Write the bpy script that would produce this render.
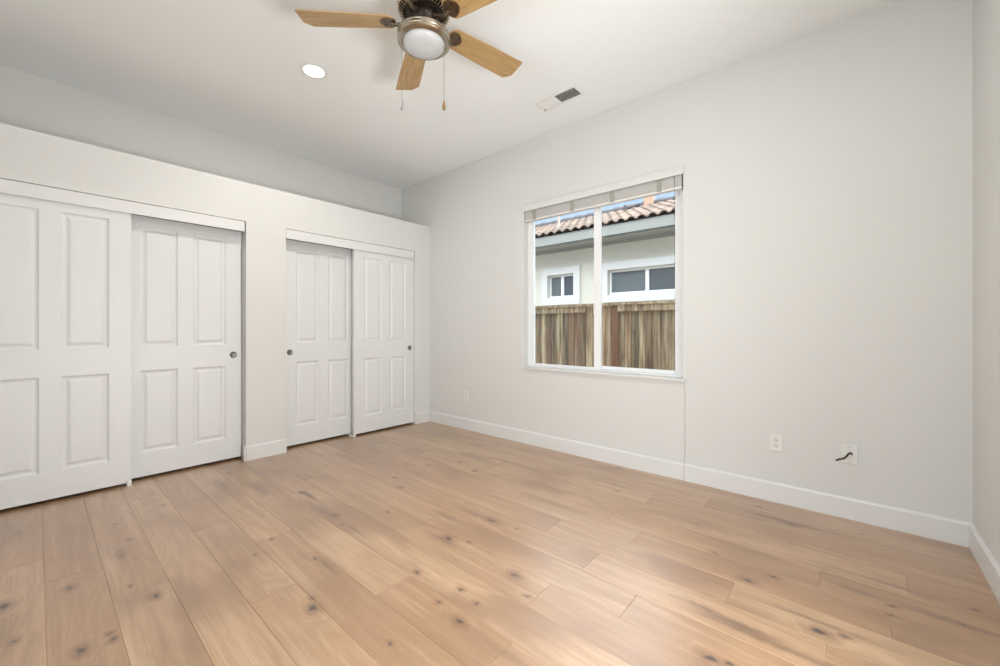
import bpy, bmesh, math, random
from mathutils import Vector, Matrix
random.seed(7)
PI = math.pi
for o in list(bpy.data.objects):
    bpy.data.objects.remove(o, do_unlink=True)
S = bpy.context.scene
COL = S.collection

# ------------------------------------------------------------ camera
FPX = 403.6
YAW = math.atan2(351, 403.6)
cd = bpy.data.cameras.new('camera')
cd.sensor_fit = 'HORIZONTAL'; cd.sensor_width = 36.0
cd.lens = FPX / 1000 * 36
cd.shift_y = -4 / 1000
cd.clip_start = 0.02; cd.clip_end = 200
cam = bpy.data.objects.new('camera', cd); COL.objects.link(cam)
cam.location = (0, 0, 1.155)
cam.rotation_euler = (PI / 2, 0, YAW)
S.camera = cam

# ------------------------------------------------------------ world, sun, big lights, exposure
W = bpy.data.worlds.new('world'); S.world = W; W.use_nodes = True
wn = W.node_tree; wn.nodes.clear()
tcw = wn.nodes.new('ShaderNodeTexCoord'); sx = wn.nodes.new('ShaderNodeSeparateXYZ'); rw = wn.nodes.new('ShaderNodeValToRGB')
wn.links.new(tcw.outputs['Generated'], sx.inputs[0]); wn.links.new(sx.outputs['Z'], rw.inputs[0])
e = rw.color_ramp.elements                     # clear blue low down; bright band above added out of view for floor glare
e[0].position = .30; e[0].color = (.19, .26, .37, 1)
e[1].position = .47; e[1].color = (2.0, 2.1, 2.25, 1)
for pos, c_ in ((.02, (.30, .32, .34)), (.36, (.50, .57, .66)), (.68, (1.9, 2.0, 2.15)), (.90, (1.0, 1.1, 1.25))):
    x_ = e.new(pos); x_.color = (*c_, 1)
bg = wn.nodes.new('ShaderNodeBackground'); bg.inputs['Strength'].default_value = 2.5
wo = wn.nodes.new('ShaderNodeOutputWorld')
wn.links.new(rw.outputs[0], bg.inputs[0]); wn.links.new(bg.outputs[0], wo.inputs[0])

sd = bpy.data.lights.new('sun', 'SUN'); sd.energy = 2.6; sd.angle = math.radians(0.6); sd.color = (1, .95, .86)
sun = bpy.data.objects.new('sun', sd); COL.objects.link(sun)
sun.rotation_euler = Vector((0.62, -0.05, 0.80)).to_track_quat('Z', 'Y').to_euler()


def area(name, loc, aim, sx, sy, power, color=(1, 1, 1)):
    l = bpy.data.lights.new(name, 'AREA'); l.shape = 'RECTANGLE'; l.size = sx; l.size_y = sy
    l.energy = power; l.color = color
    o = bpy.data.objects.new(name, l); COL.objects.link(o); o.location = loc
    o.rotation_euler = Vector(aim).to_track_quat('-Z', 'Z').to_euler()
    return o


REAR_W, DOOR_W = 36, 57
# unseen fill lamps added to brighten the room through an added window and doorway
area('rear_fill', (-0.75, -1.02, 1.30), (0, 1, .7), 1.7, 0.9, REAR_W, (.97, .985, 1))
area('doorway_fill', (0.83, 1.04, 0.75), (-1, 0, .55), 0.9, 0.75, DOOR_W, (.97, .985, 1))
DOWNLIGHT_W = 12
vs = S.view_settings
vs.view_transform = 'Standard'; vs.look = 'None'; vs.gamma = 1.0; vs.use_curve_mapping = False
vs.exposure = 0.36


# ------------------------------------------------------------ mesh helpers
class MB:
    def __init__(s): s.bm = bmesh.new()

    def box(s, x0, x1, y0, y1, z0, z1):
        v = [s.bm.verts.new(p) for p in ((x0, y0, z0), (x1, y0, z0), (x1, y1, z0), (x0, y1, z0), (x0, y0, z1), (x1, y0, z1), (x1, y1, z1), (x0, y1, z1))]
        for f in ((3, 2, 1, 0), (4, 5, 6, 7), (0, 1, 5, 4), (1, 2, 6, 5), (2, 3, 7, 6), (3, 0, 4, 7)):
            s.bm.faces.new([v[i] for i in f])
        return s

    def obox(s, M, sx, sy, sz):
        n = len(s.bm.verts)
        s.box(-sx / 2, sx / 2, -sy / 2, sy / 2, -sz / 2, sz / 2)
        s.bm.verts.ensure_lookup_table()
        for v in s.bm.verts[n:]: v.co = M @ v.co
        return s

    def prism(s, pts, M, d):
        """closed outline pts (2D) in the local XY plane extruded from 0 to d along local Z"""
        a = [s.bm.verts.new(M @ Vector((x, y, 0))) for x, y in pts]
        b = [s.bm.verts.new(M @ Vector((x, y, d))) for x, y in pts]
        s.bm.faces.new(a[::-1]); s.bm.faces.new(b)
        n = len(pts)
        for i in range(n):
            s.bm.faces.new((a[i], a[(i + 1) % n], b[(i + 1) % n], b[i]))
        return s

    def lathe(s, prof, M=Matrix(), seg=48, cap=True):
        """prof: list of (r, z)"""
        rings = []
        for r, z in prof:
            if r < 1e-6:
                rings.append([s.bm.verts.new(M @ Vector((0, 0, z)))])
            else:
                rings.append([s.bm.verts.new(M @ Vector((r * math.cos(2 * PI * k / seg), r * math.sin(2 * PI * k / seg), z))) for k in range(seg)])
        for a, b in zip(rings, rings[1:]):
            for k in range(seg):
                k2 = (k + 1) % seg
                if len(a) == 1: s.bm.faces.new((a[0], b[k2], b[k]))
                elif len(b) == 1: s.bm.faces.new((a[k], a[k2], b[0]))
                else: s.bm.faces.new((a[k], a[k2], b[k2], b[k]))
        if cap:
            if len(rings[0]) > 1: s.bm.faces.new(rings[0][::-1])
            if len(rings[-1]) > 1: s.bm.faces.new(rings[-1])
        return s

    def tube(s, pts, r, seg=8):
        pts = [Vector(p) for p in pts]; prev = None; first = None
        up = Vector((0, 0, 1))
        for i, p in enumerate(pts):
            d = (pts[min(i + 1, len(pts) - 1)] - pts[max(i - 1, 0)]).normalized()
            u = up if abs(d.dot(up)) < .95 else Vector((1, 0, 0))
            a = d.cross(u).normalized(); b = d.cross(a).normalized()
            rr = r[i] if isinstance(r, (list, tuple)) else r
            ring = [s.bm.verts.new(p + a * rr * math.cos(2 * PI * k / seg) + b * rr * math.sin(2 * PI * k / seg)) for k in range(seg)]
            if prev:
                for k in range(seg): s.bm.faces.new((prev[k], prev[(k + 1) % seg], ring[(k + 1) % seg], ring[k]))
            else: first = ring
            prev = ring
        s.bm.faces.new(first); s.bm.faces.new(prev[::-1])
        return s

    def build(s, name, mat, parent=None, bevel=0, smooth=False, seg=2, fix=True):
        if fix: bmesh.ops.recalc_face_normals(s.bm, faces=s.bm.faces)
        me = bpy.data.meshes.new(name); s.bm.to_mesh(me); s.bm.free()
        if mat: me.materials.append(mat)
        if smooth:
            for p in me.polygons: p.use_smooth = True
            me.set_sharp_from_angle(angle=math.radians(38))
        o = bpy.data.objects.new(name, me); COL.objects.link(o)
        if parent:
            o.parent = parent
            o.matrix_parent_inverse = Matrix.Translation(-parent.location) @ Matrix() if False else parent_inv(parent)
        if bevel:
            m = o.modifiers.new('bevel', 'BEVEL'); m.width = bevel; m.segments = seg; m.limit_method = 'ANGLE'; m.angle_limit = math.radians(40)
            m.harden_normals = False
        return o


def world_mat(o):
    m = Matrix.LocRotScale(o.location, o.rotation_euler, o.scale)
    return world_mat(o.parent) @ o.matrix_parent_inverse @ m if o.parent else m


def parent_inv(p): return world_mat(p).inverted()


def tag(o, label=None, cat=None, group=None, kind=None):
    if label: o['label'] = label
    if cat: o['category'] = cat
    if group: o['group'] = group
    if kind: o['kind'] = kind
    return o


def thing(name, label, cat, loc, group=None):
    o = bpy.data.objects.new(name, None); COL.objects.link(o); o.location = loc
    o.empty_display_size = .1
    return tag(o, label, cat, group)


def struct(o): o['kind'] = 'structure'; return o


# ------------------------------------------------------------ materials
def new_mat(name):
    m = bpy.data.materials.new(name); m.use_nodes = True
    return m, m.node_tree, m.node_tree.nodes['Principled BSDF']


def N(nt, t, **kw):
    n = nt.nodes.new(t)
    for k, v in kw.items():
        if k.startswith('i_'):
            key = k[2:]
            n.inputs[int(key) if key.isdigit() else key].default_value = v
        else: setattr(n, k, v)
    return n


def plain(name, col, rough=.5, metal=0, bump=0, bscale=200, spec=.5, var=0, vscale=3):
    m, nt, p = new_mat(name)
    p.inputs['Base Color'].default_value = (*col, 1); p.inputs['Roughness'].default_value = rough
    p.inputs['Metallic'].default_value = metal; p.inputs['Specular IOR Level'].default_value = spec
    tc = N(nt, 'ShaderNodeTexCoord')
    if var:
        nz = N(nt, 'ShaderNodeTexNoise', i_Scale=vscale, i_Detail=4)
        nt.links.new(tc.outputs['Object'], nz.inputs['Vector'])
        mx = N(nt, 'ShaderNodeMix', data_type='RGBA')
        mx.inputs[6].default_value = (*[c * (1 - var) for c in col], 1); mx.inputs[7].default_value = (*[min(1, c * (1 + var)) for c in col], 1)
        nt.links.new(nz.outputs['Fac'], mx.inputs[0]); nt.links.new(mx.outputs[2], p.inputs['Base Color'])
    if bump:
        nz = N(nt, 'ShaderNodeTexNoise', i_Scale=bscale, i_Detail=3)
        nt.links.new(tc.outputs['Object'], nz.inputs['Vector'])
        b = N(nt, 'ShaderNodeBump', i_Strength=bump, i_Distance=.002)
        nt.links.new(nz.outputs['Fac'], b.inputs['Height']); nt.links.new(b.outputs[0], p.inputs['Normal'])
    return m


M = {}
M['wall'] = plain('wall_paint', (.695, .693, .672), .75, bump=.12, bscale=120, spec=.3)
M['ceiling'] = plain('ceiling_paint', (.87, .885, .88), .85, bump=.15, bscale=90, spec=.2)
M['trim'] = plain('trim_paint', (.735, .735, .72), .38, bump=.03, bscale=60)
M['door'] = plain('door_paint', (.725, .73, .73), .42, bump=.04, bscale=80)
M['white'] = plain('white_plastic', (.76, .76, .73), .35)
M['vinyl'] = plain('white_vinyl', (.84, .85, .86), .35)
M['slot'] = plain('dark_slot', (.02, .02, .02), .6)
M['cordgrey'] = plain('cord_sheath', (.60, .59, .56), .5)
M['cable'] = plain('black_rubber', (.015, .015, .016), .45)
M['blind'] = plain('blind_slat', (.74, .73, .70), .5)
M['tape'] = plain('ladder_tape', (.36, .36, .31), .9, bump=.2, bscale=400)
M['nickel'] = plain('brushed_nickel', (.43, .385, .31), .26, 1, var=.08, vscale=30)
M['pull'] = plain('satin_nickel', (.21, .205, .19), .34, 1)
M['iron'] = plain('antique_nickel', (.20, .155, .11), .35, 1, var=.3, vscale=60)
M['darkmetal'] = plain('dark_metal', (.045, .035, .03), .4, .8)
M['duct'] = plain('duct_interior', (.05, .055, .055), .8)
M['grille'] = plain('register_metal', (.80, .80, .78), .4)
M['chain'] = plain('chain_metal', (.22, .20, .17), .35, 1)
M['fobwood'] = plain('wood_fob', (.20, .11, .035), .4, var=.2, vscale=60)
M['fobwhite'] = plain('grey_fob', (.25, .25, .25), .3)
M['subfloor'] = plain('dark_gap', (.12, .07, .04), .9)
M['stucco'] = plain('stucco', (.60, .58, .50), .9, bump=.5, bscale=60, spec=.2, var=.05, vscale=1.2)
M['fascia'] = plain('fascia_paint', (.29, .295, .27), .6, var=.05, vscale=3)
M['foam'] = plain('foam_trim_paint', (.62, .62, .61), .8, bump=.2, bscale=80)
M['conc'] = plain('side_yard_concrete', (.55, .52, .47), .9, var=.2, vscale=2)
M['flue'] = plain('terracotta', (.55, .33, .22), .85, var=.15, vscale=20)
M['pipe'] = plain('vent_pipe_paint', (.42, .34, .30), .6)
M['darkglass'] = plain('house_glass', (.05, .065, .08), .12, spec=.8)
M['screen'] = plain('insect_screen', (.11, .13, .14), .7)

# frosted bowl
m, nt, p = new_mat('frosted_glass'); M['bowl'] = m
p.inputs['Base Color'].default_value = (.50, .50, .50, 1); p.inputs['Roughness'].default_value = .35
p.inputs['Subsurface Weight'].default_value = .3; p.inputs['Subsurface Radius'].default_value = (.02, .02, .02)

# lit lens of the ceiling lamps
m, nt, p = new_mat('lit_lens'); M['lens'] = m
p.inputs['Base Color'].default_value = (1, 1, 1, 1)
p.inputs['Emission Color'].default_value = (1, .96, .88, 1); p.inputs['Emission Strength'].default_value = 6

# window glass
m = bpy.data.materials.new('window_glass'); m.use_nodes = True; nt = m.node_tree; nt.nodes.clear(); M['glass'] = m
tr = N(nt, 'ShaderNodeBsdfTransparent'); tr.inputs[0].default_value = (.96, .975, .97, 1)
gl = N(nt, 'ShaderNodeBsdfGlossy', i_Roughness=.02); fr = N(nt, 'ShaderNodeFresnel', i_IOR=1.35)
mx = N(nt, 'ShaderNodeMixShader'); ou = N(nt, 'ShaderNodeOutputMaterial')
nt.links.new(fr.outputs[0], mx.inputs[0]); nt.links.new(tr.outputs[0], mx.inputs[1]); nt.links.new(gl.outputs[0], mx.inputs[2]); nt.links.new(mx.outputs[0], ou.inputs[0])


def ramp(nt, stops):
    r = nt.nodes.new('ShaderNodeValToRGB'); e = r.color_ramp.elements
    while len(e) > 1: e.remove(e[-1])
    e[0].position = stops[0][0]; e[0].color = (*stops[0][1], 1)
    for pos, c in stops[1:]:
        x = e.new(pos); x.color = (*c, 1)
    return r


def math_n(nt, op, a, b=None, c=None, clamp=False):
    n = nt.nodes.new('ShaderNodeMath'); n.operation = op; n.use_clamp = clamp
    for i, v in enumerate((a, b, c)):
        if v is None: continue
        if isinstance(v, (int, float)): n.inputs[i].default_value = v
        else: nt.links.new(v, n.inputs[i])
    return n.outputs[0]


def mixc(nt, fac, a, b, blend='MIX'):
    n = nt.nodes.new('ShaderNodeMix'); n.data_type = 'RGBA'; n.blend_type = blend
    for i, v in ((0, fac), (6, a), (7, b)):
        if isinstance(v, tuple): n.inputs[i].default_value = (*v, 1)
        elif isinstance(v, (int, float)): n.inputs[i].default_value = v
        else: nt.links.new(v, n.inputs[i])
    return n.outputs[2]


# maple fan blades: grain runs along each blade's own length (uv)
m, nt, p = new_mat('maple_blade'); M['blade'] = m
uv = N(nt, 'ShaderNodeUVMap'); mp = N(nt, 'ShaderNodeMapping'); mp.inputs['Scale'].default_value = (3, 40, 1)
nt.links.new(uv.outputs[0], mp.inputs[0])
nz = N(nt, 'ShaderNodeTexNoise', i_Scale=1.5, i_Detail=5, i_Distortion=.6); nt.links.new(mp.outputs[0], nz.inputs['Vector'])
rp = ramp(nt, [(.3, (.33, .195, .075)), (.55, (.42, .27, .12)), (.75, (.50, .34, .17))]); nt.links.new(nz.outputs['Fac'], rp.inputs[0])
nt.links.new(rp.outputs[0], p.inputs['Base Color']); p.inputs['Roughness'].default_value = .32

# knots of the oak floor: x, y, half width, half length along the board
KN = [(-2.625, .099), (-2.124, .184), (-2.071, .187), (-2.086, .105), (-2.331, -.053), (-2.658, -.09), (-3.283, .311), (-2.981, .334), (-2.267, .34), (-3.402, .549), (-2.445, .282), (-2.302, .736), (-1.742, .776), (-1.679, .755), (-1.276, .855), (-2.402, .848), (-2.032, .922), (-1.317, 1.116), (-1.559, 1.191), (-3.485, 1.314), (-3.768, 1.016), (-3.361, 1.616), (-3.268, 2.011), (-2.479, 1.742), (-2.411, 1.22), (-2.268, 1.193), (-2.926, 1.232), (-2.21, 1.456), (-1.676, 1.493), (-1.64, 1.802), (-1.192, 1.475), (-1.056, 1.395), (-1.167, 1.097), (-2.312, 2.344), (-1.456, 1.824), (-1.564, 1.544), (-2.728, 2.19), (-1.304, 1.24), (-1.188, 1.215), (-1.555, 1.187), (-1.259, 2.721), (-.267, 2.93), (-.361, 2.147), (-.273, 2.254), (-.092, 1.961), (-.019, 1.994), (-.374, 1.552), (-.315, 1.569), (-.449, 3.08), (-.53, 2.292), (-1.454, 3.169), (.042, 3.044), (.126, 2.266), (.132, 2.343), (-.015, 1.996), (.386, 2.535), (.333, 2.375), (-2.567, 2.421), (-3.611, 2.976), (-2.443, 2.655), (-2.676, 1.833), (-3.396, 2.282)]
BIG = {(-1.679, .755): 1.5, (-1.676, 1.493): 1.6, (-1.192, 1.475): 1.3, (-1.317, 1.116): .6, (-1.167, 1.097): 1.3, (-.092, 1.961): 1.7, (-.267, 2.93): 1.6, (-1.64, 1.802): 1.5,
       (-2.411, 1.22): 1.4, (-2.086, .105): 1.4, (-2.625, .099): 1.2, (-.361, 2.147): 1.3, (-.374, 1.552): 1.5, (-2.312, 2.344): 1.3, (-2.267, .34): 1.2, (-2.658, -.09): 1.7, (-2.479, 1.742): 1.2, (-2.926, 1.232): 1.1}
# brown mineral streaks: x, y, half length, half width, strength
STREAK = [(-.50, 1.82, .17, .022, .8), (-.33, 1.80, .25, .03, .45), (-.25, 1.78, .35, .03, .35), (.02, 2.37, .10, .03, .5), (-3.557, -.066, .06, .02, .6), (-2.819, .27, .10, .04, .55), (-1.95, .93, .16, .03, .55), (-2.1, .89, .10, .02, .4),
          (-2.52, 1.20, .30, .035, .5), (-2.86, 1.24, .18, .03, .5), (-2.15, 1.20, .12, .03, .4), (-1.75, 1.80, .22, .02, .5), (-1.42, 3.14, .25, .02, .4), (-1.35, 2.82, .30, .02, .55), (-.30, 2.95, .28, .025, .6), (.10, 2.53, .30, .02, .35),
          (-2.30, 2.70, .22, .02, .6), (-2.75, 2.30, .3, .02, .35), (.30, 2.38, .22, .03, .4), (-1.68, 1.46, .18, .03, .35), (-1.60, 1.23, .12, .03, .4), (-2.9, .23, .16, .05, .4), (-1.0, 1.10, .30, .03, .3), (-2.4, -.08, .25, .03, .45), (-.1, 2.02, .3, .02, .3), (-3.2, 1.06, .2, .05, .4), (-3.5, .9, .2, .06, .3), (-1.87, 1.66, .15, .03, .35)]
m, nt, p = new_mat('oak_planks'); M['floor'] = m
L = nt.links
tc = N(nt, 'ShaderNodeTexCoord'); geo = tc.outputs['Object']
at = N(nt, 'ShaderNodeAttribute', attribute_name='plank'); sp = N(nt, 'ShaderNodeSeparateColor'); L.new(at.outputs['Color'], sp.inputs[0])
tone, seed, hue = sp.outputs
def scaled(v):
    n = N(nt, 'ShaderNodeVectorMath', operation='MULTIPLY'); L.new(geo, n.inputs[0]); n.inputs[1].default_value = v; return n.outputs[0]
# wobble so knots are not perfect ovals
wob = N(nt, 'ShaderNodeTexNoise', i_Scale=28.0, i_Detail=3); L.new(geo, wob.inputs['Vector'])
wv = N(nt, 'ShaderNodeVectorMath', operation='MULTIPLY_ADD'); L.new(wob.outputs['Color'], wv.inputs[0]); wv.inputs[1].default_value = (.034, .034, 0); L.new(geo, wv.inputs[2])
wv2 = N(nt, 'ShaderNodeVectorMath', operation='ADD'); L.new(wv.outputs[0], wv2.inputs[0]); wv2.inputs[1].default_value = (-.017, -.017, 0)
ks = N(nt, 'ShaderNodeVectorMath', operation='MULTIPLY'); L.new(wv2.outputs[0], ks.inputs[0]); ks.inputs[1].default_value = (.62, 1, 0)
kd = None
for (kx, ky) in KN:
    d = N(nt, 'ShaderNodeVectorMath', operation='DISTANCE'); L.new(ks.outputs[0], d.inputs[0]); d.inputs[1].default_value = (kx * .62, ky, 0)
    sz = BIG.get((kx, ky), .55 + .35 * random.random())
    q = math_n(nt, 'DIVIDE', d.outputs['Value'], .0105 * sz)
    kd = q if kd is None else math_n(nt, 'MINIMUM', kd, q)
sk = None
for (x, y, a, b, w) in STREAK:
    s1 = N(nt, 'ShaderNodeVectorMath', operation='SUBTRACT'); L.new(wv2.outputs[0], s1.inputs[0]); s1.inputs[1].default_value = (x, y, 0)
    s2 = N(nt, 'ShaderNodeVectorMath', operation='MULTIPLY'); L.new(s1.outputs[0], s2.inputs[0]); s2.inputs[1].default_value = (1 / a, 1 / b, 0)
    s3 = N(nt, 'ShaderNodeVectorMath', operation='LENGTH'); L.new(s2.outputs[0], s3.inputs[0])
    q = N(nt, 'ShaderNodeMapRange', interpolation_type='SMOOTHSTEP'); L.new(s3.outputs['Value'], q.inputs['Value'])
    q.inputs['From Min'].default_value = 0; q.inputs['From Max'].default_value = 1.25; q.inputs['To Min'].default_value = min(1, w * 1.45); q.inputs['To Max'].default_value = 0
    sk = q.outputs[0] if sk is None else math_n(nt, 'MAXIMUM', sk, q.outputs[0])
w4 = math_n(nt, 'MULTIPLY', seed, 50.0)
def n4(vec, detail, dist=0, rough=.5):
    n = N(nt, 'ShaderNodeTexNoise', noise_dimensions='4D', i_Scale=1.0, i_Detail=detail, i_Roughness=rough, i_Distortion=dist); L.new(scaled(vec), n.inputs['Vector']); L.new(w4, n.inputs['W']); return n.outputs['Fac']
field = n4((.9, 5.5, 1), 1.5, .3)
halo = N(nt, 'ShaderNodeMapRange', interpolation_type='SMOOTHSTEP'); L.new(kd, halo.inputs['Value']); halo.inputs['From Min'].default_value = 0; halo.inputs['From Max'].default_value = 5; halo.inputs['To Min'].default_value = .17; halo.inputs['To Max'].default_value = 0
field2 = math_n(nt, 'ADD', field, halo.outputs[0])
ring = math_n(nt, 'SINE', math_n(nt, 'MULTIPLY', field2, 85.0))
ring = math_n(nt, 'MULTIPLY_ADD', ring, .5, .5)
fine = n4((3.5, 150, 1), 4, 0, .65)
mid = n4((1.2, 20, 1), 4, .4, .6)
big = n4((1.5, 3.2, 1), 2)
c = mixc(nt, tone, (.325, .175, .082), (.585, .39, .225))
c = mixc(nt, math_n(nt, 'MULTIPLY', hue, .55), c, (.44, .255, .14))
c = mixc(nt, math_n(nt, 'MULTIPLY', ring, .30), c, (.31, .155, .06))
mm = N(nt, 'ShaderNodeMapRange'); L.new(mid, mm.inputs['Value']); mm.inputs['From Min'].default_value = .47; mm.inputs['From Max'].default_value = .66; mm.inputs['To Min'].default_value = 0; mm.inputs['To Max'].default_value = .42
c = mixc(nt, mm.outputs[0], c, (.30, .17, .09))
ml = N(nt, 'ShaderNodeMapRange'); L.new(mid, ml.inputs['Value']); ml.inputs['From Min'].default_value = .46; ml.inputs['From Max'].default_value = .33; ml.inputs['To Min'].default_value = 0; ml.inputs['To Max'].default_value = .22
c = mixc(nt, ml.outputs[0], c, (.74, .54, .36))
mb_ = N(nt, 'ShaderNodeMapRange'); L.new(big, mb_.inputs['Value']); mb_.inputs['From Min'].default_value = .49; mb_.inputs['From Max'].default_value = .66; mb_.inputs['To Min'].default_value = 0; mb_.inputs['To Max'].default_value = .75
c = mixc(nt, mb_.outputs[0], c, (.27, .145, .072))
mf = N(nt, 'ShaderNodeMapRange'); L.new(fine, mf.inputs['Value']); mf.inputs['From Min'].default_value = .5; mf.inputs['From Max'].default_value = .60; mf.inputs['To Min'].default_value = 0; mf.inputs['To Max'].default_value = .26
c = mixc(nt, mf.outputs[0], c, (.27, .14, .06))
c = mixc(nt, math_n(nt, 'MULTIPLY', sk, math_n(nt, 'MULTIPLY_ADD', mid, 4.0, -1.1), clamp=True), c, (.14, .07, .035))
kh = N(nt, 'ShaderNodeMapRange', interpolation_type='SMOOTHSTEP'); L.new(kd, kh.inputs['Value']); kh.inputs['From Min'].default_value = 1; kh.inputs['From Max'].default_value = 3.2; kh.inputs['To Min'].default_value = .62; kh.inputs['To Max'].default_value = 0
c = mixc(nt, kh.outputs[0], c, (.20, .095, .04))
kc = N(nt, 'ShaderNodeMapRange', interpolation_type='SMOOTHSTEP'); L.new(kd, kc.inputs['Value']); kc.inputs['From Min'].default_value = .3; kc.inputs['From Max'].default_value = 1.2; kc.inputs['To Min'].default_value = .96; kc.inputs['To Max'].default_value = 0
c = mixc(nt, kc.outputs[0], c, (.04, .018, .010))
L.new(c, p.inputs['Base Color'])
rg = N(nt, 'ShaderNodeMapRange'); L.new(mid, rg.inputs['Value']); rg.inputs['To Min'].default_value = .30; rg.inputs['To Max'].default_value = .50
L.new(rg.outputs[0], p.inputs['Roughness']); p.inputs['Specular IOR Level'].default_value = .7
p.inputs['Coat Weight'].default_value = 1; p.inputs['Coat IOR'].default_value = 1.55; p.inputs['Coat Roughness'].default_value = .30
bp = N(nt, 'ShaderNodeBump', i_Strength=.12, i_Distance=.001); L.new(fine, bp.inputs['Height']); L.new(bp.outputs[0], p.inputs['Normal'])

# weathered fence
m, nt, p = new_mat('weathered_cedar'); M['fence'] = m; L = nt.links
tc = N(nt, 'ShaderNodeTexCoord'); at = N(nt, 'ShaderNodeAttribute', attribute_name='plank'); sp = N(nt, 'ShaderNodeSeparateColor'); L.new(at.outputs['Color'], sp.inputs[0])
def fn(vec, det):
    v = N(nt, 'ShaderNodeVectorMath', operation='MULTIPLY'); L.new(tc.outputs['Object'], v.inputs[0]); v.inputs[1].default_value = vec
    n = N(nt, 'ShaderNodeTexNoise', noise_dimensions='4D', i_Scale=1, i_Detail=det, i_Roughness=.6); L.new(v.outputs[0], n.inputs['Vector']); L.new(math_n(nt, 'MULTIPLY', sp.outputs[1], 30.0), n.inputs['W']); return n.outputs['Fac']
a1 = fn((30, 30, 1.6), 4); a2 = fn((90, 90, 3), 4); a3 = fn((14, 14, 7), 2)
r1 = ramp(nt, [(.34, (.06, .035, .018)), (.45, (.27, .17, .08)), (.55, (.50, .38, .22)), (.66, (.68, .58, .42))]); L.new(a1, r1.inputs[0])
c = mixc(nt, .2, r1.outputs[0], (.42, .37, .28))
c = mixc(nt, math_n(nt, 'MULTIPLY', sp.outputs[2], 1.0), c, (.26, .095, .045))
q = N(nt, 'ShaderNodeMapRange'); L.new(a2, q.inputs['Value']); q.inputs['From Min'].default_value = .5; q.inputs['From Max'].default_value = .8; q.inputs['To Max'].default_value = .5
c = mixc(nt, q.outputs[0], c, (.06, .04, .025))
q = N(nt, 'ShaderNodeMapRange'); L.new(a3, q.inputs['Value']); q.inputs['From Min'].default_value = .6; q.inputs['From Max'].default_value = .75; q.inputs['To Max'].default_value = .6
c = mixc(nt, q.outputs[0], c, (.09, .07, .05))
tn = math_n(nt, 'MULTIPLY_ADD', sp.outputs[0], .45, .33)
cc = N(nt, 'ShaderNodeVectorMath', operation='SCALE'); L.new(c, cc.inputs[0]); L.new(tn, cc.inputs['Scale'])
L.new(cc.outputs[0], p.inputs['Base Color']); p.inputs['Roughness'].default_value = .85

# clay tiles
m, nt, p = new_mat('clay_tile'); M['tile'] = m; L = nt.links
tc = N(nt, 'ShaderNodeTexCoord'); at = N(nt, 'ShaderNodeAttribute', attribute_name='plank'); sp = N(nt, 'ShaderNodeSeparateColor'); L.new(at.outputs['Color'], sp.inputs[0])
nz = N(nt, 'ShaderNodeTexNoise', i_Scale=9, i_Detail=4); L.new(tc.outputs['Object'], nz.inputs['Vector'])
c = mixc(nt, sp.outputs[0], (.10, .065, .045), (.25, .18, .13)); c = mixc(nt, math_n(nt, 'MULTIPLY', nz.outputs['Fac'], .5), c, (.15, .12, .10))
L.new(c, p.inputs['Base Color']); p.inputs['Roughness'].default_value = .8
M['mortar'] = plain('shaded_mortar', (.13, .13, .14), .9, var=.2, vscale=12)  # dark grey holds the shade on the ridge mortar and under the tiles


def set_plank_attr(o, vals):
    """vals: one (r,g,b) per polygon"""
    a = o.data.color_attributes.new('plank', 'FLOAT_COLOR', 'CORNER')
    for p_, v in zip(o.data.polygons, vals):
        for li in p_.loop_indices: a.data[li].color = (*v, 1)


# ------------------------------------------------------------ room
XC = -4.0      # face of the closet wall
XL = -4.60     # true left wall
XR = 0.485     # right wall
YF = 3.25      # window wall
YB = -0.52     # rear wall
ZC = 3.05      # ceiling
WX0, WX1, WZ0, WZ1 = -2.503, -0.968, 0.775, 2.395     # window opening
O1 = (-0.340, 1.208); O2 = (1.540, 3.027); OZ = 2.099  # closet openings
T = .17

# floor planks
rows = {-3: [], -2: [-2.3], -1: [-3.05, -.9], 0: [-2.76, -1.0], 1: [-2.351, -.35], 2: [-3.65, -1.35], 3: [-2.82, -1.90, 0.1], 4: [-2.42, -.75], 5: [-3.40, -1.555, -.94], 6: [-2.95, -.1],
        7: [-3.15, -1.024], 8: [-1.925, -.70], 9: [-3.1, -.976, -.067], 10: [-2.85, -1.32, -.399], 11: [-3.3, -1.93, -.90, .115], 12: [-3.0, -1.127, -.11], 13: [-2.27, .19],
        14: [-3.35, -1.033], 15: [-2.75, -.725], 16: [-3.5, -1.9, -.223], 17: [-1.2]}
TONE = {(14, 2): .35, (14, 1): .8, (15, 1): .6, (15, 2): .35, (2, 1): .7, (3, 1): .8, (3, 2): .45, (1, 0): .45, (0, 1): .35, (5, 1): .8, (6, 1): .75, (8, 1): .3, (7, 1): .4, (4, 0): .75, (12, 2): .7, (11, 3): .3, (9, 1): .25}
b = MB(); vals = []
g = .0007; dz = .0016
for r in range(-3, 18):
    y0 = .025 + .188 * r; y1 = min(y0 + .188, YF + .02)
    ends = [XL - .05] + sorted(rows[r]) + [XR + .6]
    for k, (x0, x1) in enumerate(zip(ends, ends[1:])):
        t = TONE.get((r, k), random.uniform(.15, .95)); s_ = random.random(); h = random.random()
        V = [b.bm.verts.new(q) for q in ((x0, y0, -dz), (x1, y0, -dz), (x1, y1, -dz), (x0, y1, -dz), (x0 + g * 2, y0 + g * 2, 0), (x1 - g * 2, y0 + g * 2, 0), (x1 - g * 2, y1 - g * 2, 0), (x0 + g * 2, y1 - g * 2, 0))]
        for f in ((4, 5, 6, 7), (0, 1, 5, 4), (1, 2, 6, 5), (2, 3, 7, 6), (3, 0, 4, 7)):
            b.bm.faces.new([V[i] for i in f]); vals.append((t, s_, h))
fl = b.build('floor', M['floor'], fix=False); set_plank_attr(fl, vals); struct(fl)
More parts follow.
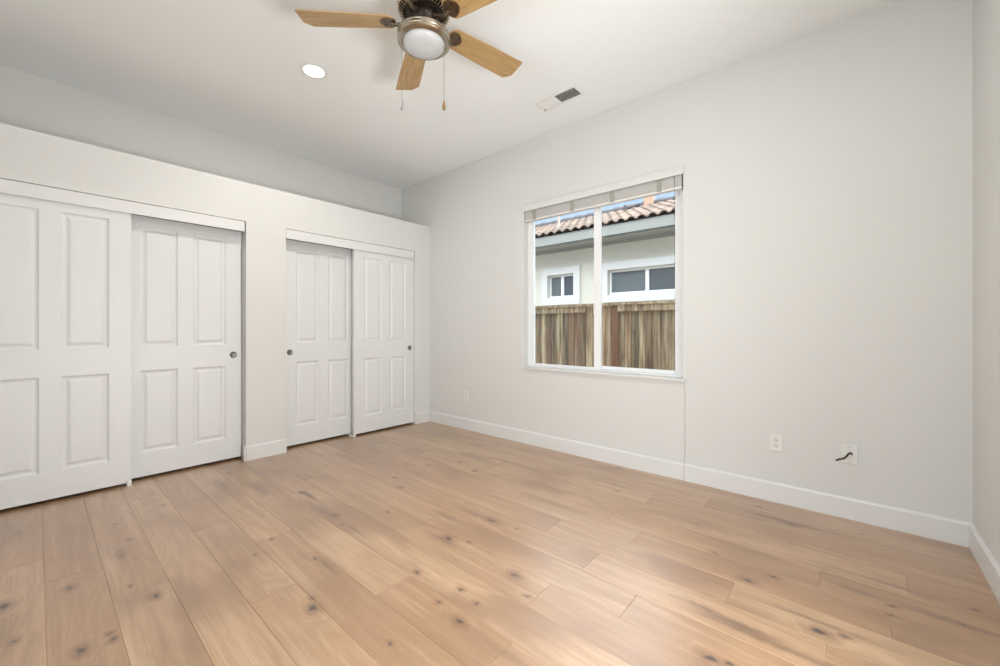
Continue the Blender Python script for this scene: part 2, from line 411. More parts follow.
struct(MB().box(XL - .05, XR + .6, YB - .25, YF + .02, -.12, -.002).build('floor', M['subfloor']))

# ceiling with cut-outs not needed: fittings are surface mounted
struct(MB().box(XL - .3, XR + .7, YB - .3, YF + T, ZC, ZC + .15).build('ceiling', M['ceiling']))

# window wall
b = MB()
b.box(XL - .15, WX0, YF, YF + T, -.2, ZC); b.box(WX1, XR + .15, YF, YF + T, -.2, ZC)
b.box(WX0, WX1, YF, YF + T, -.2, WZ0 - .02); b.box(WX0, WX1, YF, YF + T, WZ1, ZC)
struct(b.build('wall_front', M['wall']))
struct(MB().box(XL - .15, XL, YB - .2, YF, -.1, ZC).build('wall_left', M['wall']))
# right wall with a doorway added beside the camera to admit fill light
DY0, DY1, DZ = 0.58, 1.50, 2.05
b = MB(); b.box(XR, XR + .12, DY1, YF, -.1, ZC); b.box(XR, XR + .12, YB - .2, DY0, -.1, ZC); b.box(XR, XR + .12, DY0, DY1, DZ, ZC)
struct(b.build('wall_right', M['wall']))
# rear wall with a window opening added for the fill lamp behind it
RX0, RX1, RZ0, RZ1 = -1.65, .15, .70, 2.15
b = MB(); b.box(XL, RX0, YB - .15, YB, -.1, ZC); b.box(RX1, XR, YB - .15, YB, -.1, ZC); b.box(RX0, RX1, YB - .15, YB, -.1, RZ0); b.box(RX0, RX1, YB - .15, YB, RZ1, ZC)
struct(b.build('wall_back', M['wall']))
# small hall added behind the doorway, holding its fill lamp
b = MB(); b.box(XR + .55, XR + .60, DY0 - .3, DY1 + .3, -.1, ZC); b.box(XR + .12, XR + .55, DY0 - .35, DY0 - .3, -.1, ZC); b.box(XR + .12, XR + .55, DY1 + .3, DY1 + .35, -.1, ZC)
struct(b.build('wall_hall', M['wall']))

# closet wall: front, piers and flat top
CT = 2.44
b = MB(); TH = .160
b.box(XC - TH, XC, YB, O1[0], 0, CT)
b.box(XC - TH, XC, O1[1], O2[0], 0, CT)
b.box(XC - TH, XC, O2[1], YF, 0, CT)
b.box(XC - TH, XC, O1[0], O1[1], OZ, CT)
b.box(XC - TH, XC, O2[0], O2[1], OZ, CT)
b.box(XL, XC - TH, YB, YF, CT - .1, CT)
struct(b.build('wall_closet', M['wall']))
b = MB()
b.box(XL, XC - TH, O1[1] + .06, O1[1] + .2, 0, CT - .1)
struct(b.build('wall_divider', M['wall']))

# header boards in front of the door tracks
n = 0
for (a, c_) in (O1, O2):
    n += 1
    h = MB().box(XC - .017, XC - .002, a + .003, c_ - .010, 2.007, OZ - .004).build('trim_%d' % n, M['trim'], bevel=.002)
    struct(h)
    tr_ = MB()
    tr_.box(XC - .143, XC - .017, a + .01, c_ - .01, 2.045, 2.060)
    for xx in (XC - .143, XC - .080, XC - .020): tr_.box(xx, xx + .003, a + .01, c_ - .01, 2.015, 2.045)
    tr_.build('door_track', M['pull'], h)

# baseboards
def baseboard(name, segs):
    """segs: (x0,y0,x1,y1,nx,ny); board on the wall side, thickness towards the normal"""
    b = MB(); t = .014; hgt = .128
    for (x0, y0, x1, y1, nx, ny) in segs:
        prof = [(0, 0), (t, 0), (t, hgt - .012), (t * .72, hgt - .006), (t * .55, hgt), (0, hgt)]
        A = [b.bm.verts.new((x0 + nx * d, y0 + ny * d, z)) for d, z in prof]
        B = [b.bm.verts.new((x1 + nx * d, y1 + ny * d, z)) for d, z in prof]
        for i in range(6): b.bm.faces.new((A[i], A[(i + 1) % 6], B[(i + 1) % 6], B[i]))
        b.bm.faces.new(A); b.bm.faces.new(B[::-1])
    return struct(b.build(name, M['trim']))
baseboard('baseboard_front', [(XC, YF, XR, YF, 0, -1)])
baseboard('baseboard_right', [(XR, YF - .014, XR, DY1 + .07, -1, 0), (XR, DY0 - .07, XR, YB, -1, 0)])
baseboard('baseboard_left', [(XC, YB + .01, XC, O1[0], 1, 0), (XC, O1[1] - .0, XC, O2[0] + .0, 1, 0), (XC, O2[1], XC, YF - .014, 1, 0),
                             (XC + .014, O1[1], XC - .06, O1[1], 0, -1) if False else (XC, O1[1], XC - .03, O1[1], 0, -1)])
baseboard('baseboard_back', [(XC, YB, XR, YB, 0, 1)])
# casing of the added doorway
b = MB(); b.box(XR - .016, XR, DY0 - .06, DY0, 0, DZ + .06); b.box(XR - .016, XR, DY1, DY1 + .06, 0, DZ + .06); b.box(XR - .016, XR, DY0, DY1, DZ, DZ + .06)
struct(b.build('trim_3', M['trim'], bevel=.002))


# ------------------------------------------------------------ closet doors
def closet_door(y0, W, xf, label, pull_side):
    """front face at x = xf, left edge at y0"""
    z0, z1, th = .022, 2.035, .035
    t = thing('closet_door', label, 'door', (xf - th / 2, y0 + W / 2, z0), 'white sliding closet doors')
    st = .118; gap = .100; pw = (W - 2 * st - gap) / 2
    ys = [0, st, st + pw, st + pw + gap, W - st, W]
    zs = [z0, .203, .835, 1.020, 1.945, z1]
    b = MB(); V = {}
    def v(y, z, d=0):
        k = (round(y, 5), round(z, 5), round(d, 5))
        if k not in V: V[k] = b.bm.verts.new((xf - d, y0 + y, z))
        return V[k]
    for i in range(5):
        for j in range(5):
            ya, yb, za, zb = ys[i], ys[i + 1], zs[j], zs[j + 1]
            if i in (1, 3) and j in (1, 3):
                loops = []
                for ins, dep in ((0, 0), (.003, .005), (.011, .0105), (.019, .0120), (.025, .0110), (.042, .0035), (.047, .003)):
                    loops.append([v(ya + ins, za + ins, dep), v(yb - ins, za + ins, dep), v(yb - ins, zb - ins, dep), v(ya + ins, zb - ins, dep)])
                for A, B in zip(loops, loops[1:]):
                    for k in range(4): b.bm.faces.new((A[k], A[(k + 1) % 4], B[(k + 1) % 4], B[k]))
                b.bm.faces.new(loops[-1])
            else:
                b.bm.faces.new((v(ya, za), v(yb, za), v(yb, zb), v(ya, zb)))
    # edges and back
    rim = [v(y, z0) for y in ys] + [v(W, z) for z in zs[1:]] + [v(y, z1) for y in ys[::-1][1:]] + [v(0, z) for z in zs[::-1][1:-1]]
    back = [b.bm.verts.new((xf - th, q.co.y, q.co.z)) for q in rim]
    nn = len(rim)
    for k in range(nn): b.bm.faces.new((rim[k], rim[(k + 1) % nn], back[(k + 1) % nn], back[k]))
    b.bm.faces.new(back)
    b.build('door_panel', M['door'], t, bevel=0)
    yp = y0 + (W - .062 if pull_side > 0 else .062)
    Mx = Matrix.Translation((xf, yp, .928)) @ Matrix.Rotation(PI / 2, 4, 'Y')
    prof = [(.0, .0006), (.014, .0007), (.0195, .0014), (.0225, .0036), (.0250, .0042), (.0275, .0030), (.0285, -.001)]
    cup = MB().lathe(prof, Mx, 32, cap=False).build('finger_pull', M['pull'], t, smooth=True)
    cup['label'] = 'round satin nickel finger pull'
    b = MB()
    for yy in (.1, W - .13):
        b.box(xf - th + .010, xf - .010, y0 + yy, y0 + yy + .03, z1, 2.05)
    b.build('hanger', M['pull'], t)
    return t


XFR, XBK = XC - .022, XC - .105
closet_door(.403, .80, XBK, 'white paneled sliding closet door with round pull on its right, tucked behind its neighbour, left closet', 1)
closet_door(-.337, .80, XFR, 'white paneled sliding closet door cut off by the left edge of the photo', -1)
closet_door(O2[0] + .014, .785, XBK, 'white paneled sliding closet door with round pull on its left, just right of the short wall pier', -1)
closet_door(2.238, .785, XFR, 'white paneled sliding closet door nearest the far room corner, round pull on its right', 1)

# floor guides
def guide(y, label):
    b = MB(); x = XC
    b.box(x - .146, x - .002, y - .016, y + .016, 0, .004)
    for xx in (x - .1445, x - .0850): b.box(xx, xx + .0032, y - .013, y + .013, .004, .020)
    b.box(x - .020, x - .004, y - .012, y + .012, .004, .042)
    o = b.build('floor_guide', M['white'], bevel=.001)
    tag(o, label, 'door guide', 'floor guides of the sliding closet doors')
guide(.452, 'small white floor guide under the sliding doors of the left closet')
guide(2.236, 'small white floor guide under the sliding doors of the right closet')


# ------------------------------------------------------------ window
win = bpy.data.objects.new('window_1', None); COL.objects.link(win); win.location = ((WX0 + WX1) / 2, YF + .09, WZ0); struct(win)
fy0, fy1 = YF + .062, YF + .145
b = MB()
FZ0, FZ1 = WZ0, WZ1
b.box(WX0, WX0 + .036, fy0, fy1, FZ0, FZ1); b.box(WX1 - .050, WX1, fy0, fy1, FZ0, FZ1)
b.box(WX0 + .040, WX1 - .050, fy0, fy1, FZ0, FZ0 + .016); b.box(WX0 + .040, WX1 - .050, fy0, fy1, FZ1 - .04, FZ1)
b.build('window_frame', M['vinyl'], win, bevel=.003)
def sash(x0, x1, y0, y1, z0, z1, wl, wr, wb, wt, nm):
    b = MB(); b.box(x0, x0 + wl, y0, y1, z0, z1); b.box(x1 - wr, x1, y0, y1, z0, z1)
    b.box(x0 + wl, x1 - wr, y0, y1, z0, z0 + wb); b.box(x0 + wl, x1 - wr, y0, y1, z1 - wt, z1)
    s_ = b.build('sash', M['vinyl'], win, bevel=.003)
    gb = MB().box(x0 + wl - .005, x1 - wr + .005, (y0 + y1) / 2 - .002, (y0 + y1) / 2 + .002, z0 + wb - .005, z1 - wt + .005)
    gb.build('pane', M['glass'], s_)
    return s_
sz0 = FZ0 + .016
s1 = sash(WX0 + .036, -1.693, fy0 + .006, fy0 + .032, sz0, FZ1 - .04, .022, .066, .016, .04, 'left')
s2 = sash(-1.759, WX1 - .050, fy0 + .036, fy0 + .062, sz0, FZ1 - .04, .052, .042, .030, .04, 'right')
b = MB().box(-1.759, -1.742, fy0 - .002, fy0 + .012, 1.29, 1.37); b.build('latch', M['white'], s1, bevel=.002)
# stool and thin apron
b = MB(); b.box(WX0 - .022, WX1 + .018, YF - .028, YF + .0, WZ0 - .018, WZ0); b.box(WX0 + .001, WX1 - .001, YF - .001, fy0, WZ0 - .018, WZ0)
b.build('window_sill', M['trim'], win, bevel=.003)
MB().box(WX0 - .018, WX1 + .010, YF - .010, YF, WZ0 - .046, WZ0 - .018).build('apron', M['wall'], win, bevel=.002)

# window added in the rear wall, out of view, to light the room
added_win = bpy.data.objects.new('added_window', None); COL.objects.link(added_win); added_win.location = ((RX0 + RX1) / 2, YB - .08, RZ0); struct(added_win)
b = MB()
for x in (RX0, (RX0 + RX1) / 2 - .02, RX1 - .04): b.box(x, x + .04, YB - .12, YB - .06, RZ0, RZ1)
b.box(RX0, RX1, YB - .12, YB - .06, RZ0, RZ0 + .04); b.box(RX0, RX1, YB - .12, YB - .06, RZ1 - .04, RZ1)
b.build('window_frame', M['vinyl'], added_win)
MB().box(RX0 + .03, RX1 - .03, YB - .092, YB - .088, RZ0 + .03, RZ1 - .03).build('pane', M['glass'], added_win)

# ------------------------------------------------------------ blind, drawn up
bl = thing('window_blind', 'white slatted window blind drawn all the way up at the top of the window', 'blind', ((WX0 + WX1) / 2, YF + .02, 2.23))
b = MB()
b.box(WX0 - .004, WX1 + .008, YF - .020, YF - .008, 2.338, 2.405)
b.box(WX0 - .004, WX0 + .008, YF - .008, YF, 2.338, 2.405); b.box(WX1 - .004, WX1 + .008, YF - .008, YF, 2.338, 2.405)
b.build('valance', M['wall'], bl, bevel=.003)
MB().box(WX0 + .008, WX1 - .008, YF + .004, YF + .052, 2.345, 2.393).build('headrail', M['blind'], bl)
b = MB(); ns = 15
for k in range(ns):
    z = 2.258 + k * .0060
    b.box(WX0 + .010, WX1 - .014, YF + .003, YF + .053, z, z + .0032)
b.build('slat_stack', M['blind'], bl)
MB().box(WX0 + .010, WX1 - .014, YF + .002, YF + .054, 2.238, 2.256).build('bottom_rail', M['blind'], bl, bevel=.003)
for x in (-2.378, -1.945, -1.55, -1.15):
    b = MB().box(x - .019, x + .019, YF + .0, YF + .0015, 2.243, 2.350)
    b.build('ladder_tape', M['tape'], bl)
MB().tube([(-1.033, YF - .002, 2.34), (-1.033, YF - .002, 2.2), (-1.031, YF + .0, 1.6), (-1.028, YF + .002, .80)], .0013, 6).build('lift_cord', M['pull'], bl)

# cord running down the wall
b = MB(); b.tube([(-.958, YF - .003, .757), (-.958, YF - .003, .14), (-.958, YF - .008, .131), (-.958, YF - .0165, .126), (-.958, YF - .0165, .012)], .0026, 6)
b.box(-.966, -.950, YF - .026, YF - .014, 0, .010)
tag(b.build('cord', M['cordgrey']), 'thin white cord running straight down the wall from window sill to floor', 'cord')


# ------------------------------------------------------------ outlets
def outlet(x, z, label):
    t = thing('wall_outlet', label, 'outlet', (x, YF, z), 'duplex wall outlets')
    y = YF
    MB().box(x - .035, x + .035, y - .006, y, z - .057, z + .057).build('cover_plate', M['white'], t, bevel=.003)
    for dz_ in (-.0195, .0195):
        pts = [(.0165 * math.cos(a), max(-.0135, min(.0135, .0175 * math.sin(a)))) for a in [2 * PI * k / 28 for k in range(28)]]
        r = MB().prism(pts, Matrix.Translation((x, y - .006, z + dz_)) @ Matrix.Rotation(PI / 2, 4, 'X'), .0022).build('receptacle', M['white'], t)
        s_ = MB(); yy = y - .0083
        s_.box(x - .0086, x - .0050, yy - .0006, yy + .001, z + dz_ - .003, z + dz_ + .008)
        s_.box(x + .0050, x + .0086, yy - .0006, yy + .001, z + dz_ - .003, z + dz_ + .007)
        s_.box(x - .0028, x + .0028, yy - .0006, yy + .001, z + dz_ - .0095, z + dz_ - .005)
        s_.build('slot', M['slot'], r)
    return t
outlet(-.378, .394, 'white duplex outlet between the hanging cord and the plate with black cable')
outlet(-3.335, .386, 'small white duplex outlet low on the window wall, left of the window')
cx, cz = -.002, .392
cp = thing('cable_plate', 'white cover plate with black cable poking out, near the right room corner', 'wall plate', (cx, YF, cz))
MB().box(cx - .045, cx + .035, YF - .006, YF, cz - .057, cz + .057).build('cover_plate', M['white'], cp, bevel=.003)
MB().box(cx - .022, cx + .014, YF - .0072, YF - .006, cz - .034, cz + .034).build('insert', M['white'], cp, bevel=.001)
MB().lathe([(0, 0), (.003, 0), (.003, .002), (0, .0025)], Matrix.Translation((cx - .004, YF - .006, cz + .048)) @ Matrix.Rotation(PI / 2, 4, 'X'), 12).build('screw', M['pull'], cp)
MB().lathe([(0, 0), (.003, 0), (.003, .002), (0, .0025)], Matrix.Translation((cx - .004, YF - .006, cz - .048)) @ Matrix.Rotation(PI / 2, 4, 'X'), 12).build('screw', M['pull'], cp)
P = [(cx + .006, YF - .004, cz + .002), (cx + .002, YF - .018, cz + .012), (cx - .007, YF - .030, cz + .012), (cx - .020, YF - .045, cz - .006), (cx - .034, YF - .050, cz - .020), (cx - .048, YF - .052, cz - .025), (cx - .068, YF - .052, cz - .038)]
def smooth_path(P, n=6):
    P = [Vector(q) for q in P]; out = []
    for i in range(len(P) - 1):
        p0, p1, p2, p3 = P[max(i - 1, 0)], P[i], P[i + 1], P[min(i + 2, len(P) - 1)]
        for k in range(n):
            t = k / n
            out.append(.5 * ((2 * p1) + (-p0 + p2) * t + (2 * p0 - 5 * p1 + 4 * p2 - p3) * t * t + (-p0 + 3 * p1 - 3 * p2 + p3) * t ** 3))
    return out + [P[-1]]
tag(MB().tube(smooth_path(P), .0052, 8).build('cable', M['cable'], smooth=True), 'short black cable curling out of a white wall plate', 'cable')


# ------------------------------------------------------------ ceiling register
vx0, vx1, vy0, vy1 = -2.010, -1.610, 2.735, 2.905
ve = thing('air_vent', 'white rectangular ceiling air vent with two-way louvers', 'vent', ((vx0 + vx1) / 2, (vy0 + vy1) / 2, ZC))
b = MB(); fw = .026
b.box(vx0, vx1, vy0, vy0 + fw, ZC - .008, ZC); b.box(vx0, vx1, vy1 - fw, vy1, ZC - .008, ZC)
b.box(vx0, vx0 + fw, vy0 + fw, vy1 - fw, ZC - .008, ZC); b.box(vx1 - fw, vx1, vy0 + fw, vy1 - fw, ZC - .008, ZC)
b.box(-1.829, -1.821, vy0 + fw, vy1 - fw, ZC - .008, ZC)
b.build('vent_frame', M['grille'], ve, bevel=.002)
MB().box(vx0 + fw, vx1 - fw, vy0 + fw, vy1 - fw, ZC - .0018, ZC - .0008).build('duct_opening', M['duct'], ve)
b = MB(); k = 0
x = vx0 + fw + .006
while x < vx1 - fw - .004:
    left = x < -1.825
    if abs(x + 1.825) > .006:
        Mx = Matrix.Translation((x, (vy0 + vy1) / 2, ZC - .0062)) @ Matrix.Rotation(math.radians(38 if not left else -28), 4, 'Y')
        b.obox(Mx, .0105 if left else .0075, vy1 - vy0 - 2 * fw, .0008)
    x += .0095
b.build('louver', M['grille'], ve)
MB().box(vx0 + .022, vx0 + .030, vy1 - .036, vy1 - .028, ZC - .018, ZC - .008).build('damper_lever', M['pull'], ve)


# ------------------------------------------------------------ downlights
def downlight(x, y, label):
    t = thing('ceiling_light', label, 'ceiling light', (x, y, ZC), 'round recessed ceiling lights')
    Mx = Matrix.Translation((x, y, ZC))
    MB().lathe([(.070, 0), (.092, 0), (.092, -.003), (.086, -.006), (.074, -.006), (.070, -.004), (.070, 0)], Mx, 48, cap=False).build('trim_ring', M['white'], t, smooth=True)
    MB().lathe([(.0, -.004), (.050, -.0045), (.070, -.0035), (.070, -.001)], Mx, 48, cap=False).build('lens', M['lens'], t, smooth=True)
    l = bpy.data.lights.new('lamp', 'AREA'); l.shape = 'DISK'; l.size = .12; l.energy = DOWNLIGHT_W; l.color = (1, .965, .92); l.spread = PI
    o = bpy.data.objects.new('lamp', l); COL.objects.link(o); o.parent = t; o.location = (0, 0, -.012)
for x, y, s_ in ((-2.976, 1.34, 'lit round recessed light on the ceiling, left of the fan'), (-.54, 1.34, 'lit round recessed ceiling light, right of the fan and above the camera')):
    downlight(x, y, s_)


# ------------------------------------------------------------ ceiling fan
FC = Vector((-1.748, 1.382)); A0 = 8.0
fan = thing('ceiling_fan', 'ceiling fan with five light wood blades, nickel body and frosted bowl light', 'ceiling fan', (FC.x, FC.y, ZC))
B0 = Matrix.Translation((FC.x, FC.y, 0))
MB().lathe([(0, ZC), (.150, ZC), (.152, ZC - .012), (.150, ZC - .02), (.150, ZC - .115), (.146, ZC - .128), (.135, ZC - .135), (.060, ZC - .136), (0, ZC - .136)], B0, 64).build('motor_housing', M['nickel'], fan, smooth=True)
# ribbed vent band under the housing
b = MB().lathe([(0, 2.912), (.120, 2.912), (.115, 2.875), (.075, 2.858), (0, 2.858)], B0, 48)
core = b.build('motor_vent', M['darkmetal'], fan, smooth=True)
b = MB()
for k in range(44):
    a = 2 * PI * k / 44
    Mx = B0 @ Matrix.Rotation(a, 4, 'Z') @ Matrix.Translation((.114, 0, 2.886)) @ Matrix.Rotation(math.radians(-24), 4, 'Y')
    b.obox(Mx, .030, .0042, .058)
b.build('rib_ring', M['nickel'], core)
MB().lathe([(0, 2.86), (.070, 2.86), (.076, 2.848), (.076, 2.816), (.070, 2.806), (0, 2.806)], B0, 48).build('flywheel', M['darkmetal'], fan, smooth=True)
MB().lathe([(0, 2.806), (.055, 2.806), (.055, 2.79), (0, 2.79)], B0, 40).build('hub', M['nickel'], fan, smooth=True)
MB().lathe([(0, 2.79), (.050, 2.79), (.050, 2.755), (0, 2.755)], B0, 40).build('stem', M['darkmetal'], fan, smooth=True)
DZ_ = -.030
kit = MB().lathe([(r_, z_ + DZ_) for r_, z_ in [(0, 2.795), (.090, 2.795), (.128, 2.788), (.139, 2.778), (.1425, 2.770), (.1405, 2.766), (.1425, 2.762), (.1425, 2.752), (.1405, 2.749), (.1425, 2.745), (.1415, 2.737), (.134, 2.731), (.1135, 2.7305), (.1125, 2.7335), (.1125, 2.742)]], B0, 72, cap=False).build('light_kit', M['nickel'], fan, smooth=True)
prof = []
for k in range(13):
    a = k / 12 * PI / 2
    prof.append((.1115 * math.sin(a), 2.733 + DZ_ - .046 * math.cos(a)))
prof.append((.1115, 2.738 + DZ_))
MB().lathe(prof, B0, 64, cap=False).build('glass_bowl', M['bowl'], kit, smooth=True)
for k in range(5):
    a = math.radians(A0 + 72 * k)
    R = B0 @ Matrix.Rotation(a, 4, 'Z')
    RP = R @ Matrix.Translation((0, 0, 2.812)) @ Matrix.Rotation(math.radians(-12), 4, 'X')
    # blade outline: rounded root, straight sides, one clipped corner at the tip
    fl_ = -1 if k in (1, 4) else 1
    out = [(.612, -.079), (.650, -.042), (.654, -.032), (.652, .072), (.646, .079)]
    root = [(.195 - .045 * math.cos(t_), .063 * math.sin(t_)) for t_ in [PI / 2 - PI * j / 10 for j in range(11)]]
    pts = out + [(.42, .074)] + root + [(.42, -.074)]
    if fl_ < 0: pts = [(x_, -y_) for x_, y_ in pts][::-1]
    b = MB().prism(pts, RP, .0065)
    bl_ = b.build('fan_blade', M['blade'], fan, bevel=.001)
    uvl = bl_.data.uv_layers.new(name='UVMap'); inv = RP.inverted()
    for lp in bl_.data.loops:
        q = inv @ bl_.data.vertices[lp.vertex_index].co
        uvl.data[lp.index].uv = (q.x + k * 1.3, q.y + k * .7)
    b = MB()
    b.tube([R @ Vector((.080, 0, 2.824)), R @ Vector((.100, .004, 2.818)), R @ Vector((.125, .002, 2.800)), R @ Vector((.150, 0, 2.800)), R @ Vector((.18, 0, 2.806))], [.013, .012, .010, .010, .007], 8)
    pl = [(.195 - .042 * math.cos(t_), (.046 + .010 * math.cos(t_)) * math.sin(t_)) for t_ in [2 * PI * j / 24 for j in range(24)]]
    b.prism(pl, RP @ Matrix.Translation((0, 0, -.0035)), .0033)
    iron = b.build('blade_iron', M['iron'], fan, smooth=True)
    for (sx, sy) in ((.180, 0), (.210, .022), (.210, -.022)):
        MB().lathe([(0, -.0065), (.0045, -.0055), (.005, -.0035), (0, -.0034)], RP @ Matrix.Translation((sx, sy, 0)), 10).build('screw', M['darkmetal'], iron, smooth=True)
rv = Vector((math.cos(YAW), math.sin(YAW)))
for side, L_, mat_ in ((1, .375, 'fobwood'), (-1, .375, 'fobwhite')):
    q = FC + rv * (.108 if side > 0 else -.120); zt = 2.715; zb = zt - L_
    b = MB().tube([(q.x, q.y, zt), (q.x, q.y, zb + .045)], .0011, 6)
    n_ = 60
    for j in range(n_):
        z = zt - .003 - (L_ - .04) * j / n_
        b.lathe([(0, .0016), (.0016, 0), (0, -.0016)], Matrix.Translation((q.x, q.y, z)), 6)
    ch = b.build('pull_chain', M['chain'], fan)
    MB().lathe([(0, .056), (.003, .055), (.0045, .042), (.0088, .022), (.0088, .010), (.0045, .001), (0, 0)], Matrix.Translation((q.x, q.y, zb)), 16).build('fob', M[mat_], ch, smooth=True)


# ------------------------------------------------------------ outside
struct(MB().box(-14, 8, YF + T, 16, -.45, -.30).build('ground', M['conc']))

# fence
fe = thing('wooden_fence', 'weathered vertical board wooden fence with a flat cap outside the window', 'fence', (-2.5, 5.0, -.30))
def fence_part(name, boxes, parent, vals_):
    b = MB(); vv = []
    for bx_, v_ in zip(boxes, vals_):
        b.box(*bx_); vv += [v_] * 6
    o = b.build(name, M['fence'], parent, fix=False); set_plank_attr(o, vv); return o
posts = [-5.43, -1.93 - .10, 0.9]
xs = -7.2; boxes = []; vv = []
random.seed(11)
while xs < 2.4:
    w = .086 + random.random() * .012
    boxes.append((xs, xs + w - .005, 5.012 + random.random() * .006, 5.030, -.28, 1.462 + random.random() * .004))
    brown = .45 if -3.08 < xs < -2.9 else (.05 if random.random() < .7 else .3)
    vv.append((random.random(), random.random(), brown)); xs += w
fence_part('board_panel', boxes, fe, vv)
fence_part('cap_rail', [(-7.2, -2.60, 4.955, 5.065, 1.468, 1.500), (-2.597, 2.4, 4.955, 5.065, 1.468, 1.500)], fe, [(.7, .3, .05), (.8, .8, .05)])
for (a, c_, s_) in ((-7.2, -2.77, .2), (-2.295, 2.4, .9)):
    fence_part('rail', [(a, c_, 4.975, 5.012, 1.385, 1.468)], fe, [(.75, s_, .05)])
for (x, br) in ((-2.34, .8), (-5.2, .5), (.6, .5)):
    fence_part('post', [(x - .045, x + .045, 4.985, 5.012, -.30, 1.455)], fe, [(.35, random.random(), br)])

# neighbour's house
HY = 6.60
ho = thing('house', 'pale stucco neighbouring house with a clay tile roof behind the wooden fence', 'house', (-3, 7, -.30))
wins = [(-4.479, -3.900, 1.752, 2.195), (-3.214, -1.886, 1.752, 2.180)]
b = MB()
xs = [-11, wins[0][0], wins[0][1], wins[1][0], wins[1][1], 4]
for i, (a, c_) in enumerate(zip(xs, xs[1:])):
    if i in (1, 3):
        w = wins[i // 2]; b.box(a, c_, HY, HY + .2, -.3, w[2]); b.box(a, c_, HY, HY + .2, w[3], 2.80)
    else: b.box(a, c_, HY, HY + .2, -.3, 2.80)
b.box(-11, -10.8, HY + .2, 9.4, -.3, 2.8); b.box(3.8, 4, HY + .2, 9.4, -.3, 2.8); b.box(-11, 4, 9.4, 9.6, -.3, 2.8)
b.build('house_wall', M['stucco'], ho)
for i, (x0, x1, z0, z1) in enumerate(wins):
    tw = .135
    b = MB(); y0, y1 = HY - .045, HY
    b.box(x0 - tw, x0, y0, y1, z0 - tw, z1 + tw); b.box(x1, x1 + tw, y0, y1, z0 - tw, z1 + tw); b.box(x0, x1, y0, y1, z1, z1 + tw); b.box(x0, x1, y0, y1, z0 - tw, z0)
    b.build('window_surround', M['foam'], ho, bevel=.004)
    xm = (x0 + x1) / 2; b = MB(); fy = HY + .05
    b.box(x0, x0 + .03, fy, fy + .06, z0, z1); b.box(x1 - .03, x1, fy, fy + .06, z0, z1); b.box(x0 + .03, x1 - .03, fy, fy + .06, z1 - .035, z1); b.box(x0 + .03, x1 - .03, fy, fy + .06, z0, z0 + .04)
    b.box(xm - .028, xm + .028, fy - .005, fy + .06, z0 + .04, z1 - .035)
    wf = b.build('house_window', M['vinyl'], ho, bevel=.003)
    MB().box(x0 + .025, xm - .023, fy + .02, fy + .03, z0 + .035, z1 - .03).build('pane', M['screen'], wf)
    MB().box(xm + .023, x1 - .025, fy + .03, fy + .04, z0 + .035, z1 - .03).build('pane', M['darkglass'], wf)
b = MB(); b.box(-11.4, 4.4, 6.15, 6.17, 2.635, 2.835)
b.box(-11.4, 4.4, 6.09, 6.15, 2.665, 2.673); b.box(-11.4, 4.4, 6.09, 6.097, 2.665, 2.83); b.box(-11.4, 4.4, 6.083, 6.10, 2.823, 2.835)
b.build('gutter', M['fascia'], ho)
MB().box(-11.4, 4.4, 6.17, 6.66, 2.675, 2.695).build('soffit', M['fascia'], ho)
MB().box(-11, 4, 6.55, HY, 2.625, 2.675).build('frieze_board', M['fascia'], ho)
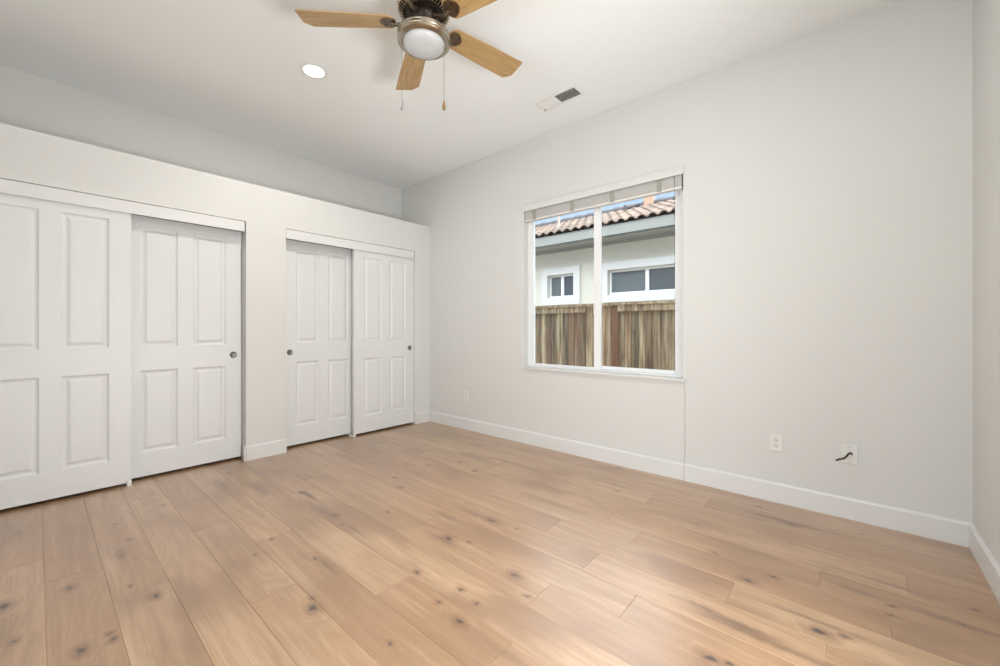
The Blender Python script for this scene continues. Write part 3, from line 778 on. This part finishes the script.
# roof tiles
SL = .385; y_e, y_r = 6.05, 7.95; z_e = 2.85
pitch = .165; nrow = 6; seg = 8
b = MB(); vv = []
tx0, tx1 = -11.4, 4.4; ncol = int((tx1 - tx0) / pitch)
random.seed(5)
def hz(t_): return .055 * math.sqrt(max(0, 1 - (2 * t_ - 1) ** 2)) if .12 < t_ < .88 else .0
for rr in range(nrow):
    ya = y_e + (y_r - y_e) * rr / nrow; yb = y_e + (y_r - y_e) * (rr + 1) / nrow + .03
    za = z_e + SL * (ya - y_e) + .022; zb = z_e + SL * (yb - y_e) + .004
    for cc_ in range(ncol):
        t_ = random.random(); x = tx0 + cc_ * pitch
        prev = None
        for sgi in range(seg + 1):
            u = sgi / seg; hh = .042 * math.sin(PI * min(1, max(0, (u - .12) / .76))) ** .8
            p1 = b.bm.verts.new((x + u * pitch, ya, za + hh)); p2 = b.bm.verts.new((x + u * pitch, yb, zb + hh)); p0 = b.bm.verts.new((x + u * pitch, ya, za + hh - .020))
            if prev:
                b.bm.faces.new((prev[1], p1, p2, prev[2])); b.bm.faces.new((prev[0], p0, p1, prev[1])); vv += [(t_, 0, 0)] * 2
            prev = (p0, p1, p2)
o = b.build('roof_tiles', M['tile'], ho, fix=False); set_plank_attr(o, vv)
for p_ in o.data.polygons: p_.use_smooth = False
# deck below and rear slope
b = MB()
Mx = Matrix(((0, 0, 1, tx0), (1, 0, 0, 0), (0, 1, 0, 0), (0, 0, 0, 1)))
b.prism([(y_e + .03, z_e - .02), (y_r, z_e + SL * (y_r - y_e) - .02), (2 * y_r - y_e, z_e - .02)], Mx, tx1 - tx0)
b.build('roof_deck', M['mortar'], ho)
zr = z_e + SL * (y_r - y_e)
b = MB(); x = tx0
while x < tx1:
    w_ = .34
    b.tube([(x, y_r, zr + .052), (x + w_ * .92, y_r, zr + .040)], [.070, .058], 12); x += w_ * .9
b.build('ridge_cap', M['mortar'], ho, smooth=True)
b = MB()
for k in range(5):
    y = y_r - .05 - k * .30
    b.tube([(-3.20 - k * .16, y, zr - SL * (y_r - y) + .075), (-3.20 - (k + 1) * .16, y - .28, zr - SL * (y_r - y + .28) + .095)], [.035, .055], 10)
    break
b.build('hip_cap', M['mortar'], ho, smooth=True)
b = MB(); b.box(-3.06, -2.90, 7.80, 7.96, 3.55, 3.80); b.box(-3.075, -2.885, 7.785, 7.975, 3.80, 3.84)
b.build('chimney_flue', M['flue'], ho, bevel=.004)
b = MB(); b.lathe([(.03, 0), (.03, .42), (.034, .42), (.034, .45), (.0, .45)], Matrix.Translation((-4.50, 7.0, 3.12)), 16); b.lathe([(.06, 0), (.05, .05), (.035, .10)], Matrix.Translation((-4.50, 7.0, 3.18)), 16)
b.build('vent_pipe', M['pipe'], ho, smooth=True)
